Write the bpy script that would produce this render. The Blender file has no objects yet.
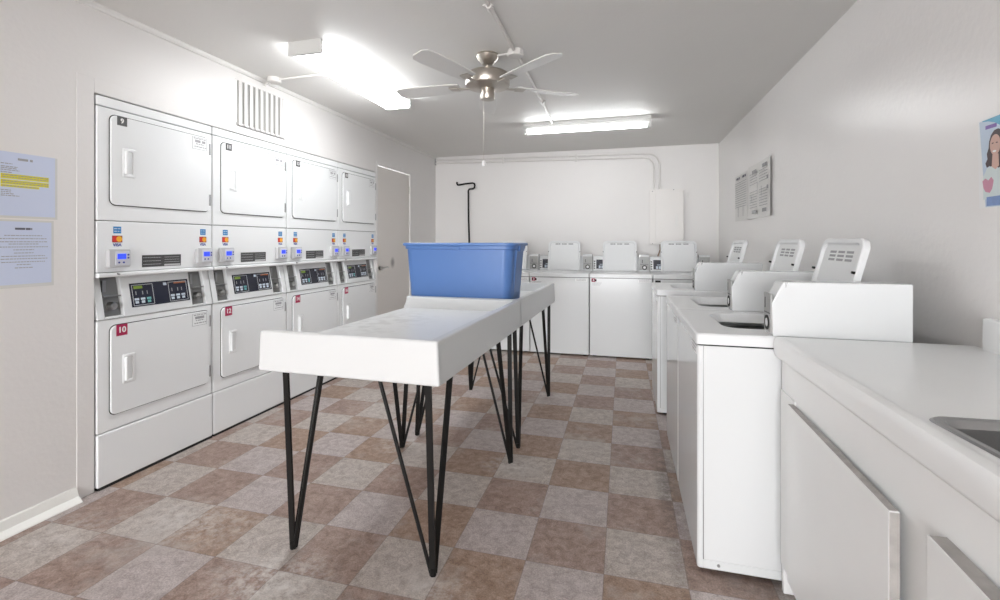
import bpy, bmesh, math, random
from mathutils import Vector, Matrix
random.seed(7)
C = bpy.context.scene.collection
PI = math.pi

# ------------------------------------------------------------------ materials
def new_mat(name):
    m = bpy.data.materials.new(name); m.use_nodes = True
    nt = m.node_tree
    return m, nt, nt.nodes['Principled BSDF']

def mat(name, col, rough=0.5, metal=0.0, bump=0.0, bscale=60.0, var=0.0, vscale=3.0, spec=0.5, coat=0.0, emit=None, estr=0.0):
    m, nt, b = new_mat(name)
    b.inputs['Base Color'].default_value = (*col, 1)
    b.inputs['Roughness'].default_value = rough
    b.inputs['Metallic'].default_value = metal
    b.inputs['Specular IOR Level'].default_value = spec
    b.inputs['Coat Weight'].default_value = coat
    if emit:
        b.inputs['Emission Color'].default_value = (*emit, 1)
        b.inputs['Emission Strength'].default_value = estr
    if bump or var:
        tc = nt.nodes.new('ShaderNodeTexCoord')
    if bump:
        n = nt.nodes.new('ShaderNodeTexNoise'); n.inputs['Scale'].default_value = bscale; n.inputs['Detail'].default_value = 3
        bp = nt.nodes.new('ShaderNodeBump'); bp.inputs['Strength'].default_value = bump; bp.inputs['Distance'].default_value = 0.004
        nt.links.new(tc.outputs['Object'], n.inputs['Vector']); nt.links.new(n.outputs['Fac'], bp.inputs['Height'])
        nt.links.new(bp.outputs['Normal'], b.inputs['Normal'])
    if var:
        n2 = nt.nodes.new('ShaderNodeTexNoise'); n2.inputs['Scale'].default_value = vscale; n2.inputs['Detail'].default_value = 5
        mx = nt.nodes.new('ShaderNodeMix'); mx.data_type = 'RGBA'
        mx.inputs['A'].default_value = (*[c * (1 - var) for c in col], 1)
        mx.inputs['B'].default_value = (*[min(1, c * (1 + var)) for c in col], 1)
        nt.links.new(tc.outputs['Object'], n2.inputs['Vector']); nt.links.new(n2.outputs['Fac'], mx.inputs['Factor'])
        nt.links.new(mx.outputs['Result'], b.inputs['Base Color'])
    return m

def stained(name, col, stain, centre, size, amount, rough=.4, scale=18, bump=.0, noise_cut=.45):
    """paint with a worn, scuffed patch of its own around centre (world space)"""
    m, nt, b = new_mat(name)
    b.inputs['Roughness'].default_value = rough
    N, Lk = nt.nodes, nt.links
    g = N.new('ShaderNodeNewGeometry')
    sb = N.new('ShaderNodeVectorMath'); sb.operation = 'SUBTRACT'; sb.inputs[1].default_value = centre
    dv = N.new('ShaderNodeVectorMath'); dv.operation = 'DIVIDE'; dv.inputs[1].default_value = size
    ln = N.new('ShaderNodeVectorMath'); ln.operation = 'LENGTH'
    mr = N.new('ShaderNodeMapRange'); mr.inputs['From Min'].default_value = .3; mr.inputs['From Max'].default_value = 1
    mr.inputs['To Min'].default_value = 1; mr.inputs['To Max'].default_value = 0
    no = N.new('ShaderNodeTexNoise'); no.inputs['Scale'].default_value = scale; no.inputs['Detail'].default_value = 6
    m2 = N.new('ShaderNodeMapRange'); m2.inputs['From Min'].default_value = noise_cut; m2.inputs['From Max'].default_value = noise_cut + .15
    mu = N.new('ShaderNodeMath'); mu.operation = 'MULTIPLY'
    mu2 = N.new('ShaderNodeMath'); mu2.operation = 'MULTIPLY'; mu2.inputs[1].default_value = amount
    mx = N.new('ShaderNodeMix'); mx.data_type = 'RGBA'
    mx.inputs['A'].default_value = (*col, 1); mx.inputs['B'].default_value = (*stain, 1)
    Lk.new(g.outputs['Position'], sb.inputs[0]); Lk.new(sb.outputs[0], dv.inputs[0]); Lk.new(dv.outputs[0], ln.inputs[0])
    Lk.new(ln.outputs['Value'], mr.inputs['Value']); Lk.new(g.outputs['Position'], no.inputs['Vector'])
    Lk.new(no.outputs['Fac'], m2.inputs['Value']); Lk.new(mr.outputs[0], mu.inputs[0]); Lk.new(m2.outputs[0], mu.inputs[1])
    Lk.new(mu.outputs[0], mu2.inputs[0]); Lk.new(mu2.outputs[0], mx.inputs['Factor']); Lk.new(mx.outputs['Result'], b.inputs['Base Color'])
    if bump:
        n3 = N.new('ShaderNodeTexNoise'); n3.inputs['Scale'].default_value = 70
        bp = N.new('ShaderNodeBump'); bp.inputs['Strength'].default_value = bump; bp.inputs['Distance'].default_value = .004
        Lk.new(g.outputs['Position'], n3.inputs['Vector']); Lk.new(n3.outputs['Fac'], bp.inputs['Height']); Lk.new(bp.outputs['Normal'], b.inputs['Normal'])
    return m

WALLC = (.775, .757, .742)
M = {}
M['wall'] = mat('wall_paint', WALLC, .42, bump=.22, bscale=45, var=.02, vscale=1.3)
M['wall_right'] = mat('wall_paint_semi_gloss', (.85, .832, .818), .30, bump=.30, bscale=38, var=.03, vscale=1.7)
M['ceiling'] = mat('ceiling_paint', (.79, .78, .755), .6, bump=.2, bscale=40, var=.03, vscale=1.1)
M['trim'] = mat('trim_paint', (.78, .77, .745), .35, bump=.08)
M['base'] = mat('baseboard_paint', (.82, .815, .78), .33, bump=.1, var=.05, vscale=8)
M['door'] = stained('door_paint', (.74, .705, .67), (.2, .19, .18), (-2.6, 5.04, 1.035), (.3, .06, .075), .75, .4, scale=6, noise_cut=.2)
M['enamel'] = mat('dryer_enamel', (.86, .875, .88), .24, bump=.03, bscale=25, spec=.5)
M['enamel2'] = mat('dryer_door_enamel', (.84, .855, .86), .22, bump=.05, bscale=12)
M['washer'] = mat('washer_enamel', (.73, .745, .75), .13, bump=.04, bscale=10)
M['washer_top'] = mat('washer_porcelain', (.78, .79, .795), .3)
M['lid_in'] = mat('lid_inner_enamel', (.76, .77, .77), .35)
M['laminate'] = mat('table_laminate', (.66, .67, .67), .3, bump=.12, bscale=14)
M['laminate_top'] = stained('table_worn_top', (.76, .765, .765), (.5, .5, .49), (-1.22, 2.2, .855), (.3, .5, .2), .55, .28, scale=16, bump=.3)
M['counter'] = mat('counter_laminate', (.89, .90, .90), .3, bump=.12, bscale=9, var=.02, vscale=6)
M['cab'] = mat('cabinet_paint', (.88, .885, .88), .42, bump=.2, bscale=20, var=.02, vscale=5)
M['cab_edge'] = mat('cabinet_chipped_shaded_edge', (.42, .40, .38), .6, bump=.3, var=.35, vscale=30)  # worn grey edge, darkened further to paint in the door gap shade
M['black'] = mat('black_painted_steel', (.007, .0065, .006), .5, spec=.3, bump=.1)
M['dark'] = mat('dark_gap', (.02, .02, .02), .8)
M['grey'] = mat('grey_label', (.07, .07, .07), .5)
M['hinge'] = mat('hinge_steel', (.35, .35, .35), .4, 1)
M['steel'] = mat('stainless_steel', (.34, .34, .34), .34, 1, bump=.15, bscale=30)
M['coinm'] = mat('coin_mechanism_steel', (.22, .22, .215), .4, .6, bump=.3, bscale=60)
M['plate'] = mat('coin_slide_plate_steel', (.38, .38, .37), .5, .1)
M['duct'] = mat('shaded_duct_grey', (.50, .49, .475), .6)  # flat grey carries the shade seen between the vent louvers
M['nickel'] = mat('brushed_nickel', (.52, .48, .43), .28, 1)
M['chrome'] = mat('coin_plate_chrome', (.55, .55, .54), .3, 1, bump=.15, bscale=50)
M['panel_black'] = mat('control_overlay', (.012, .014, .03), .25)
M['line'] = mat('control_outline', (.6, .62, .63), .4)
M['pbtn'] = mat('control_button', (.55, .62, .70), .4)
M['gbtn'] = mat('control_button_green', (.15, .42, .42), .4)
M['green'] = mat('control_green_strip', (.18, .28, .02), .4)
M['orange'] = mat('control_orange_strip', (.35, .10, .02), .4)
M['crimson'] = mat('crimson_label', (.42, .015, .08), .4)
M['white'] = mat('white_print', (.85, .85, .85), .5)
M['ink'] = mat('printed_ink', (.10, .10, .13), .6)
M['ink_grey'] = mat('printed_grey', (.33, .33, .34), .6)
M['paper_blue'] = mat('bluish_paper', (.60, .66, .82), .45, var=.02)
M['paper'] = mat('notice_paper', (.76, .75, .73), .5, var=.04, vscale=9)
M['plastic'] = mat('clear_sleeve', (.68, .68, .66), .2)
M['yellow'] = mat('yellow_highlight', (.72, .66, .02), .5)
M['amex'] = mat('blue_card_mark', (.02, .22, .52), .4)
M['mcbg'] = mat('maroon_card_mark', (.30, .01, .02), .4)
M['mcred'] = mat('red_card_mark', (.65, .04, .03), .4)
M['mcyel'] = mat('amber_card_mark', (.85, .42, .03), .4)
M['visa'] = mat('navy_card_mark', (.03, .05, .30), .4)
M['reader'] = mat('reader_plastic', (.66, .67, .71), .35)
M['reader_side'] = mat('reader_shell_plastic', (.55, .55, .56), .4)
M['lcd'] = mat('lit_blue_display', (.02, .04, .5), .3, emit=(.03, .06, .9), estr=.38)
M['bin'] = mat('blue_plastic', (.085, .19, .46), .40, bump=.05, bscale=6, spec=.5)
M['tube'] = mat('fluorescent_tube', (1, 1, 1), .5, emit=(.965, .985, 1), estr=8.5)
M['lens'] = mat('fluorescent_lens', (1, 1, 1), .5, emit=(.965, .985, 1), estr=5.9)
M['fix'] = mat('fixture_enamel', (.62, .62, .60), .35)
M['blade'] = mat('fan_blade_paint', (.74, .73, .70), .45)
M['conduit'] = mat('painted_conduit', (.72, .70, .675), .4)
M['cable'] = mat('brown_cable', (.30, .20, .14), .5)
M['box'] = mat('panel_box_paint', (.78, .755, .73), .38)
M['sky_cyan'] = mat('poster_cyan', (.12, .40, .58), .35)
M['pale'] = mat('poster_pale_blue', (.52, .62, .74), .35, var=.08, vscale=14)
M['hair'] = mat('poster_dark_hair', (.06, .035, .04), .4)
M['skin'] = mat('poster_skin', (.62, .40, .33), .4)
M['shirt'] = mat('poster_white_shirt', (.66, .74, .74), .4)
M['pink'] = mat('poster_pink', (.60, .28, .38), .4)
M['poster_blue'] = mat('poster_blue', (.20, .30, .55), .4, var=.3, vscale=50)
M['purple'] = mat('poster_purple', (.20, .12, .40), .4)
M['concrete'] = mat('outside_concrete', (.45, .45, .43), .8)

def floor_mat():
    m, nt, b = new_mat('vinyl_checker_tiles')
    N, Lk = nt.nodes, nt.links
    def math_(op, a=None, bb=None, v=None):
        n = N.new('ShaderNodeMath'); n.operation = op
        if a is not None: Lk.new(a, n.inputs[0])
        if bb is not None: Lk.new(bb, n.inputs[1])
        if v is not None: n.inputs[1].default_value = v
        return n.outputs[0]
    g = N.new('ShaderNodeNewGeometry')
    sb = N.new('ShaderNodeVectorMath'); sb.operation = 'SUBTRACT'; sb.inputs[1].default_value = (-.6811 - 30 * .3048, 1.8585 - 30 * .3048, 0)
    dv = N.new('ShaderNodeVectorMath'); dv.operation = 'SCALE'; dv.inputs['Scale'].default_value = 1 / .3048
    Lk.new(g.outputs['Position'], sb.inputs[0]); Lk.new(sb.outputs[0], dv.inputs[0])
    sx = N.new('ShaderNodeSeparateXYZ'); Lk.new(dv.outputs[0], sx.inputs[0])
    fx, fy = math_('FLOOR', sx.outputs[0]), math_('FLOOR', sx.outputs[1])
    par = math_('MODULO', math_('ADD', fx, fy), v=2.0)          # 0 -> light
    cmb = N.new('ShaderNodeCombineXYZ'); Lk.new(fx, cmb.inputs[0]); Lk.new(fy, cmb.inputs[1])
    wn = N.new('ShaderNodeTexWhiteNoise'); Lk.new(cmb.outputs[0], wn.inputs['Vector'])
    def mix(fac, A, B, fv=None):
        n = N.new('ShaderNodeMix'); n.data_type = 'RGBA'
        if fac is not None: Lk.new(fac, n.inputs['Factor'])
        if fv is not None: n.inputs['Factor'].default_value = fv
        for k, v in (('A', A), ('B', B)):
            if isinstance(v, tuple): n.inputs[k].default_value = (*v, 1)
            else: Lk.new(v, n.inputs[k])
        return n.outputs['Result']
    # every tile gets its own slice of marbling
    off = N.new('ShaderNodeVectorMath'); off.operation = 'SCALE'; off.inputs['Scale'].default_value = 9.0
    Lk.new(wn.outputs['Color'], off.inputs[0])
    ad = N.new('ShaderNodeVectorMath'); ad.operation = 'ADD'; Lk.new(g.outputs['Position'], ad.inputs[0]); Lk.new(off.outputs[0], ad.inputs[1])
    n1 = N.new('ShaderNodeTexNoise'); n1.inputs['Scale'].default_value = 26; n1.inputs['Detail'].default_value = 8; n1.inputs['Roughness'].default_value = .7
    n1.inputs['Distortion'].default_value = .6
    Lk.new(ad.outputs[0], n1.inputs['Vector'])
    r1 = N.new('ShaderNodeMapRange'); r1.inputs['From Min'].default_value = .38; r1.inputs['From Max'].default_value = .62
    Lk.new(n1.outputs['Fac'], r1.inputs['Value'])
    light = mix(r1.outputs[0], (.375, .32, .29), (.58, .52, .48))
    brown = mix(r1.outputs[0], (.265, .18, .148), (.43, .318, .27))
    brown2 = mix(r1.outputs[0], (.275, .18, .13), (.44, .32, .25))
    tint = math_('GREATER_THAN', wn.outputs['Value'], v=.55)
    brown = mix(tint, brown, brown2)
    light2 = mix(r1.outputs[0], (.385, .325, .31), (.56, .495, .48))
    light = mix(tint, light, light2)
    col = mix(par, light, brown)
    # fine speckle
    n2 = N.new('ShaderNodeTexNoise'); n2.inputs['Scale'].default_value = 160; n2.inputs['Detail'].default_value = 3
    Lk.new(g.outputs['Position'], n2.inputs['Vector'])
    r2 = N.new('ShaderNodeMapRange'); r2.inputs['From Min'].default_value = .3; r2.inputs['From Max'].default_value = .7; r2.inputs['To Min'].default_value = .74; r2.inputs['To Max'].default_value = 1.22
    Lk.new(n2.outputs['Fac'], r2.inputs['Value'])
    sc = N.new('ShaderNodeVectorMath'); sc.operation = 'SCALE'; Lk.new(col, sc.inputs[0]); Lk.new(r2.outputs[0], sc.inputs['Scale'])
    col = sc.outputs[0]
    # pale wear blotches where people and table feet scrub the wax
    n3 = N.new('ShaderNodeTexNoise'); n3.inputs['Scale'].default_value = 2.2; n3.inputs['Detail'].default_value = 9; n3.inputs['Roughness'].default_value = .72
    Lk.new(g.outputs['Position'], n3.inputs['Vector'])
    r3 = N.new('ShaderNodeMapRange'); r3.inputs['From Min'].default_value = .53; r3.inputs['From Max'].default_value = .66; r3.inputs['To Max'].default_value = .5
    Lk.new(n3.outputs['Fac'], r3.inputs['Value'])
    col = mix(r3.outputs[0], col, (.52, .48, .45))
    def patch(cx, cy, rx, ry, amt, colr, cut=.42):
        nonlocal col
        s2 = N.new('ShaderNodeVectorMath'); s2.operation = 'SUBTRACT'; s2.inputs[1].default_value = (cx, cy, 0)
        d2 = N.new('ShaderNodeVectorMath'); d2.operation = 'DIVIDE'; d2.inputs[1].default_value = (rx, ry, 1)
        l2 = N.new('ShaderNodeVectorMath'); l2.operation = 'LENGTH'
        Lk.new(g.outputs['Position'], s2.inputs[0]); Lk.new(s2.outputs[0], d2.inputs[0]); Lk.new(d2.outputs[0], l2.inputs[0])
        rr = N.new('ShaderNodeMapRange'); rr.inputs['From Min'].default_value = .2; rr.inputs['From Max'].default_value = 1; rr.inputs['To Min'].default_value = amt; rr.inputs['To Max'].default_value = 0
        Lk.new(l2.outputs['Value'], rr.inputs['Value'])
        nn = N.new('ShaderNodeTexNoise'); nn.inputs['Scale'].default_value = 22; nn.inputs['Detail'].default_value = 7; nn.inputs['Roughness'].default_value = .7
        Lk.new(g.outputs['Position'], nn.inputs['Vector'])
        rn = N.new('ShaderNodeMapRange'); rn.inputs['From Min'].default_value = cut; rn.inputs['From Max'].default_value = cut + .18
        Lk.new(nn.outputs['Fac'], rn.inputs['Value'])
        col = mix(math_('MULTIPLY', rr.outputs[0], rn.outputs[0]), col, colr)
    pale = (.72, .69, .66)
    patch(-1.28, 1.50, .30, .22, .8, pale); patch(-1.9, 1.72, .45, .22, .55, pale); patch(-.62, 2.62, .2, .14, .7, pale)
    patch(-1.35, 2.72, .2, .2, .5, pale); patch(-.66, 1.62, .16, .10, .6, pale); patch(-.6, 3.9, .25, .16, .45, pale)
    patch(-2.35, 1.5, .28, .22, .45, pale); patch(-1.7, 3.4, .5, .6, .35, pale)
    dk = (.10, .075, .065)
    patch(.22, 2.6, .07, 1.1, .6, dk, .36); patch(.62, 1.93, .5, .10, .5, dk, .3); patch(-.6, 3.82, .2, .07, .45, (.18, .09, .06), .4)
    # seams between tiles
    for o in (sx.outputs[0], sx.outputs[1]):
        fr = math_('FRACT', o)
        d = math_('ABSOLUTE', math_('SUBTRACT', fr, v=.5))
        e = math_('GREATER_THAN', d, v=.4935)
        e2 = math_('MULTIPLY', e, v=.45)
        col = mix(e2, col, (.17, .13, .12))
    Lk.new(col, b.inputs['Base Color'])
    rg = N.new('ShaderNodeMapRange'); rg.inputs['To Min'].default_value = .38; rg.inputs['To Max'].default_value = .62
    Lk.new(n1.outputs['Fac'], rg.inputs['Value']); Lk.new(rg.outputs[0], b.inputs['Roughness'])
    b.inputs['Specular IOR Level'].default_value = .4
    bp = N.new('ShaderNodeBump'); bp.inputs['Strength'].default_value = .15; bp.inputs['Distance'].default_value = .003
    Lk.new(n1.outputs['Fac'], bp.inputs['Height']); Lk.new(bp.outputs['Normal'], b.inputs['Normal'])
    return m
M['floor'] = floor_mat()

# ------------------------------------------------------------------ mesh helpers
def rrect(x0, x1, y0, y1, r, n=5):
    """rounded rectangle, counter-clockwise; r = one radius or four (x1y0, x1y1, x0y1, x0y0)"""
    rs = r if isinstance(r, (tuple, list)) else (r,) * 4
    pts = []
    for (cx, cy, sx, sy, a0), q in zip(((x1, y0, -1, 1, -90), (x1, y1, -1, -1, 0), (x0, y1, 1, -1, 90), (x0, y0, 1, 1, 180)), rs):
        for k in range(n + 1):
            a = math.radians(a0 + 90 * k / n)
            pts.append((cx + sx * q + q * math.cos(a), cy + sy * q + q * math.sin(a)))
    return pts

class B:
    def __init__(s): s.bm = bmesh.new()
    def face(s, vs, smooth=False):
        try: f = s.bm.faces.new(vs); f.smooth = smooth
        except ValueError: pass
    def box(s, x0, x1, y0, y1, z0, z1):
        v = [s.bm.verts.new(p) for p in ((x0,y0,z0),(x1,y0,z0),(x1,y1,z0),(x0,y1,z0),(x0,y0,z1),(x1,y0,z1),(x1,y1,z1),(x0,y1,z1))]
        for f in ((3,2,1,0),(4,5,6,7),(0,1,5,4),(1,2,6,5),(2,3,7,6),(3,0,4,7)): s.face([v[i] for i in f])
        return s
    def loft(s, loops, cap0=True, cap1=True, smooth=False, closed=True):
        L = [[s.bm.verts.new(p) for p in lp] for lp in loops]
        n = len(L[0])
        for a, b in zip(L, L[1:]):
            for i in range(n if closed else n - 1):
                j = (i + 1) % n
                s.face([a[i], a[j], b[j], b[i]], smooth)
        if cap0: s.face(L[0][::-1])
        if cap1: s.face(L[-1])
        return s
    def prism(s, pts, axis, a, b, smooth=False):
        """polygon extruded: axis 'x' -> pts are (y,z); 'y' -> (x,z); 'z' -> (x,y)"""
        f = {'x': lambda p, t: (t, p[0], p[1]), 'y': lambda p, t: (p[0], t, p[1]), 'z': lambda p, t: (p[0], p[1], t)}[axis]
        return s.loft([[f(p, a) for p in pts], [f(p, b) for p in pts]], smooth=smooth)
    def ring(s, outer, inner, z0, z1, inner_bottom=None):
        """slab with a hole (loops of equal length, (x,y))"""
        o0 = [(*p, z0) for p in outer]; o1 = [(*p, z1) for p in outer]
        i1 = [(*p, z1) for p in inner]; i0 = [(*p, z0 if inner_bottom is None else inner_bottom) for p in inner]
        return s.loft([i0, i1, o1, o0, i0] if inner_bottom is None else [i0, i1, o1, o0], False, False)
    def cyl(s, p0, p1, r0, r1=None, n=20, caps=True):
        p0, p1 = Vector(p0), Vector(p1); r1 = r0 if r1 is None else r1
        q = (p1 - p0).to_track_quat('Z', 'Y')
        lp = []
        for p, r in ((p0, r0), (p1, r1)):
            lp.append([p + q @ Vector((r * math.cos(2*PI*k/n), r * math.sin(2*PI*k/n), 0)) for k in range(n)])
        return s.loft(lp, caps, caps, True)
    def lathe(s, prof, c=(0, 0, 0), n=36):
        lp = [[(c[0] + r * math.cos(2*PI*k/n), c[1] + r * math.sin(2*PI*k/n), c[2] + z) for k in range(n)] for r, z in prof]
        return s.loft(lp, True, True, True)
    def tube(s, path, r, n=10):
        P = [Vector(p) for p in path]; lp = []
        up = Vector((0.13, 0.21, .97)).normalized()
        prev = None
        for i, p in enumerate(P):
            t = (P[min(i+1, len(P)-1)] - P[max(i-1, 0)]).normalized()
            a = (prev - t * prev.dot(t)) if prev is not None else t.cross(up)
            if a.length < 1e-4: a = t.orthogonal()
            a.normalize(); prev = a; bb = t.cross(a)
            lp.append([p + r * (math.cos(2*PI*k/n) * a + math.sin(2*PI*k/n) * bb) for k in range(n)])
        return s.loft(lp, True, True, True)
    def bar(s, p0, p1, w, t, wide):
        """flat bar between points, w wide along 'wide' (direction), t thick"""
        p0, p1 = Vector(p0), Vector(p1); d = (p1 - p0).normalized(); W = Vector(wide); W = (W - d * W.dot(d)).normalized(); T = d.cross(W)
        return s.loft([[p + W * a * w / 2 + T * b * t / 2 for a, b in ((-1,-1),(1,-1),(1,1),(-1,1))] for p in (p0, p1)])
    def build(s, name, m, parent=None, bevel=0, seg=2, smooth_all=False):
        bm = s.bm; has_smooth = any(f.smooth for f in bm.faces)
        bmesh.ops.recalc_face_normals(bm, faces=bm.faces)
        me = bpy.data.meshes.new(name); bm.to_mesh(me); bm.free()
        me.materials.append(M[m] if isinstance(m, str) else m)
        if smooth_all:
            for p in me.polygons: p.use_smooth = True
        o = bpy.data.objects.new(name, me); C.objects.link(o)
        if parent is not None: o.parent = parent
        if has_smooth:
            es = o.modifiers.new('crisp_edges', 'EDGE_SPLIT'); es.split_angle = math.radians(32)
        if bevel and not has_smooth:
            md = o.modifiers.new('bevel', 'BEVEL'); md.width = bevel; md.segments = seg; md.limit_method = 'ANGLE'; md.angle_limit = math.radians(40)
        return o

def empty(name, loc=(0, 0, 0), rz=0):
    o = bpy.data.objects.new(name, None); C.objects.link(o); o.location = loc; o.rotation_euler = (0, 0, rz); o.empty_display_size = .1
    return o
def tag(o, label, cat, group=None):
    o['label'] = label; o['category'] = cat
    if group: o['group'] = group
    return o
def struct(o): o['kind'] = 'structure'; return o
def copy_tree(o, parent=None):
    c = o.copy(); C.objects.link(c)
    if parent is not None: c.parent = parent
    for ch in list(o.children): copy_tree(ch, c)
    return c

def text(name, s, size, m, parent, origin, right, up, align='CENTER', ext=.0006, bold=True):
    """flat lettering as a mesh"""
    cu = bpy.data.curves.new(name, 'FONT'); cu.body = s; cu.size = size; cu.align_x = align; cu.align_y = 'CENTER'; cu.extrude = ext
    if bold: cu.offset = size * .02
    t = bpy.data.objects.new(name + '_tmp', cu); C.objects.link(t)
    dg = bpy.context.evaluated_depsgraph_get(); dg.update()
    me = bpy.data.meshes.new_from_object(t.evaluated_get(dg))
    bpy.data.objects.remove(t); bpy.data.curves.remove(cu)
    R, U = Vector(right).normalized(), Vector(up).normalized(); Nn = R.cross(U)
    mt = Matrix(((R.x, U.x, Nn.x, origin[0]), (R.y, U.y, Nn.y, origin[1]), (R.z, U.z, Nn.z, origin[2]), (0, 0, 0, 1)))
    me.transform(mt); me.materials.clear(); me.materials.append(M[m])
    o = bpy.data.objects.new(name, me); C.objects.link(o)
    if parent is not None: o.parent = parent
    return o

def words(b, put, a0, a1, z, h, centre=False, rnd=random, gap=.35):
    """a line of unreadable small print as word-sized dashes; put(u0,u1,z0,z1) adds one"""
    u = a0
    while u < a1:
        w = h * rnd.uniform(1.4, 4.2)
        e = min(u + w, a1); put(u, e, z - h / 2, z + h / 2); u = e + h * gap * 2
    return b

# ------------------------------------------------------------------ room
XL, XR, YB, HC, YF = -2.603, 1.139, 6.335, 2.49, -7.0
N0, N1, NT = 1.796, 4.630, 2.035          # dryer niche
D0, D1, DT = 4.672, 5.487, 2.125          # door on the left wall
struct(B().box(-3.6, XR + .12, YF - .12, YB + .12, -.1, 0).build('floor', 'floor'))
struct(B().box(-3.6, XR + .12, YF - .12, YB + .12, HC, HC + .1).build('ceiling', 'ceiling'))
w = B()
w.box(XL - .12, XL, YF, N0, 0, HC); w.box(XL - .12, XL, N0, N1, NT, HC); w.box(XL - .12, XL, N1, D0, 0, HC)
w.box(XL - .12, XL, D0, D1, DT, HC); w.box(XL - .12, XL, D1, YB, 0, HC)
w.box(-3.5, -3.4, N0 - .1, N1 + .1, 0, HC); w.box(-3.4, XL - .12, N0 - .1, N0, 0, HC); w.box(-3.4, XL - .12, N1, N1 + .1, 0, HC)
w.box(-3.4, XL - .12, N0, N1, NT, NT + .1)
struct(w.build('wall_left', 'wall'))
struct(B().box(XR, XR + .12, YF, YB, 0, HC).build('wall_right', 'wall_right'))
struct(B().box(-3.5, XR + .12, YB, YB + .12, 0, HC).build('wall_back', 'wall'))
w = B()                                     # unseen wall behind the camera; wide opening added to let light in
w.box(-3.5, -2.3, YF - .12, YF, 0, HC); w.box(.85, XR + .12, YF - .12, YF, 0, HC); w.box(-2.3, .85, YF - .12, YF, 2.25, HC)
struct(w.build('wall_front', 'wall'))
struct(B().box(-12, 10, -24, YF - .12, -.15, -.05).build('ground', 'concrete'))

dr = B().box(XL - .045, XL - .008, D0 + .005, D1 - .006, .012, DT - .010).build('door_1', 'door', bevel=.002); struct(dr)
lv = B(); lv.cyl((XL - .02, 4.735, .985), (XL - .008, 4.735, .985), .028, n=20); lv.cyl((XL - .01, 4.735, .985), (XL + .045, 4.735, .985), .010)
lv.tube([(XL + .045, 4.73, .985), (XL + .047, 4.77, .99), (XL + .045, 4.82, .993), (XL + .035, 4.855, .985)], .009)
lv.build('door_lever', 'chrome', dr)
for z in (1.93, 1.05, .25):
    B().cyl((XL - .012, D1 - .004, z - .045), (XL - .012, D1 - .004, z + .045), .006, n=10).build('door_hinge', 'hinge', dr)
# door casing: a slim flat frame around the slab
t = B(); t.box(XL, XL + .006, D0 - .036, D0, 0, DT + .036); t.box(XL, XL + .006, D1, D1 + .03, 0, DT + .036); t.box(XL, XL + .006, D0, D1, DT, DT + .036)
struct(t.build('trim_1', 'wall', bevel=.003))
# flat boards framing the dryer niche
t = B(); t.box(XL, XL + .004, N0 - .082, N0 - .002, 0, 2.11); t.box(XL, XL + .004, N0 - .002, N1 + .002, NT + .002, 2.11)
struct(t.build('trim_2', 'wall', bevel=.002))
# small moulding under the ceiling
struct(B().prism([(XL, HC), (XL, HC - .028), (XL + .010, HC - .026), (XL + .018, HC - .014), (XL + .02, HC)], 'y', YF, YB).build('trim_3', 'trim'))
struct(B().prism([(XL, 0), (XL + .050, 0), (XL + .047, .006), (XL + .022, .028), (XL + .014, .052), (XL + .009, .066), (XL, .070)], 'y', YF, N0 - .084).build('baseboard_left', 'base', bevel=.002))

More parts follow.
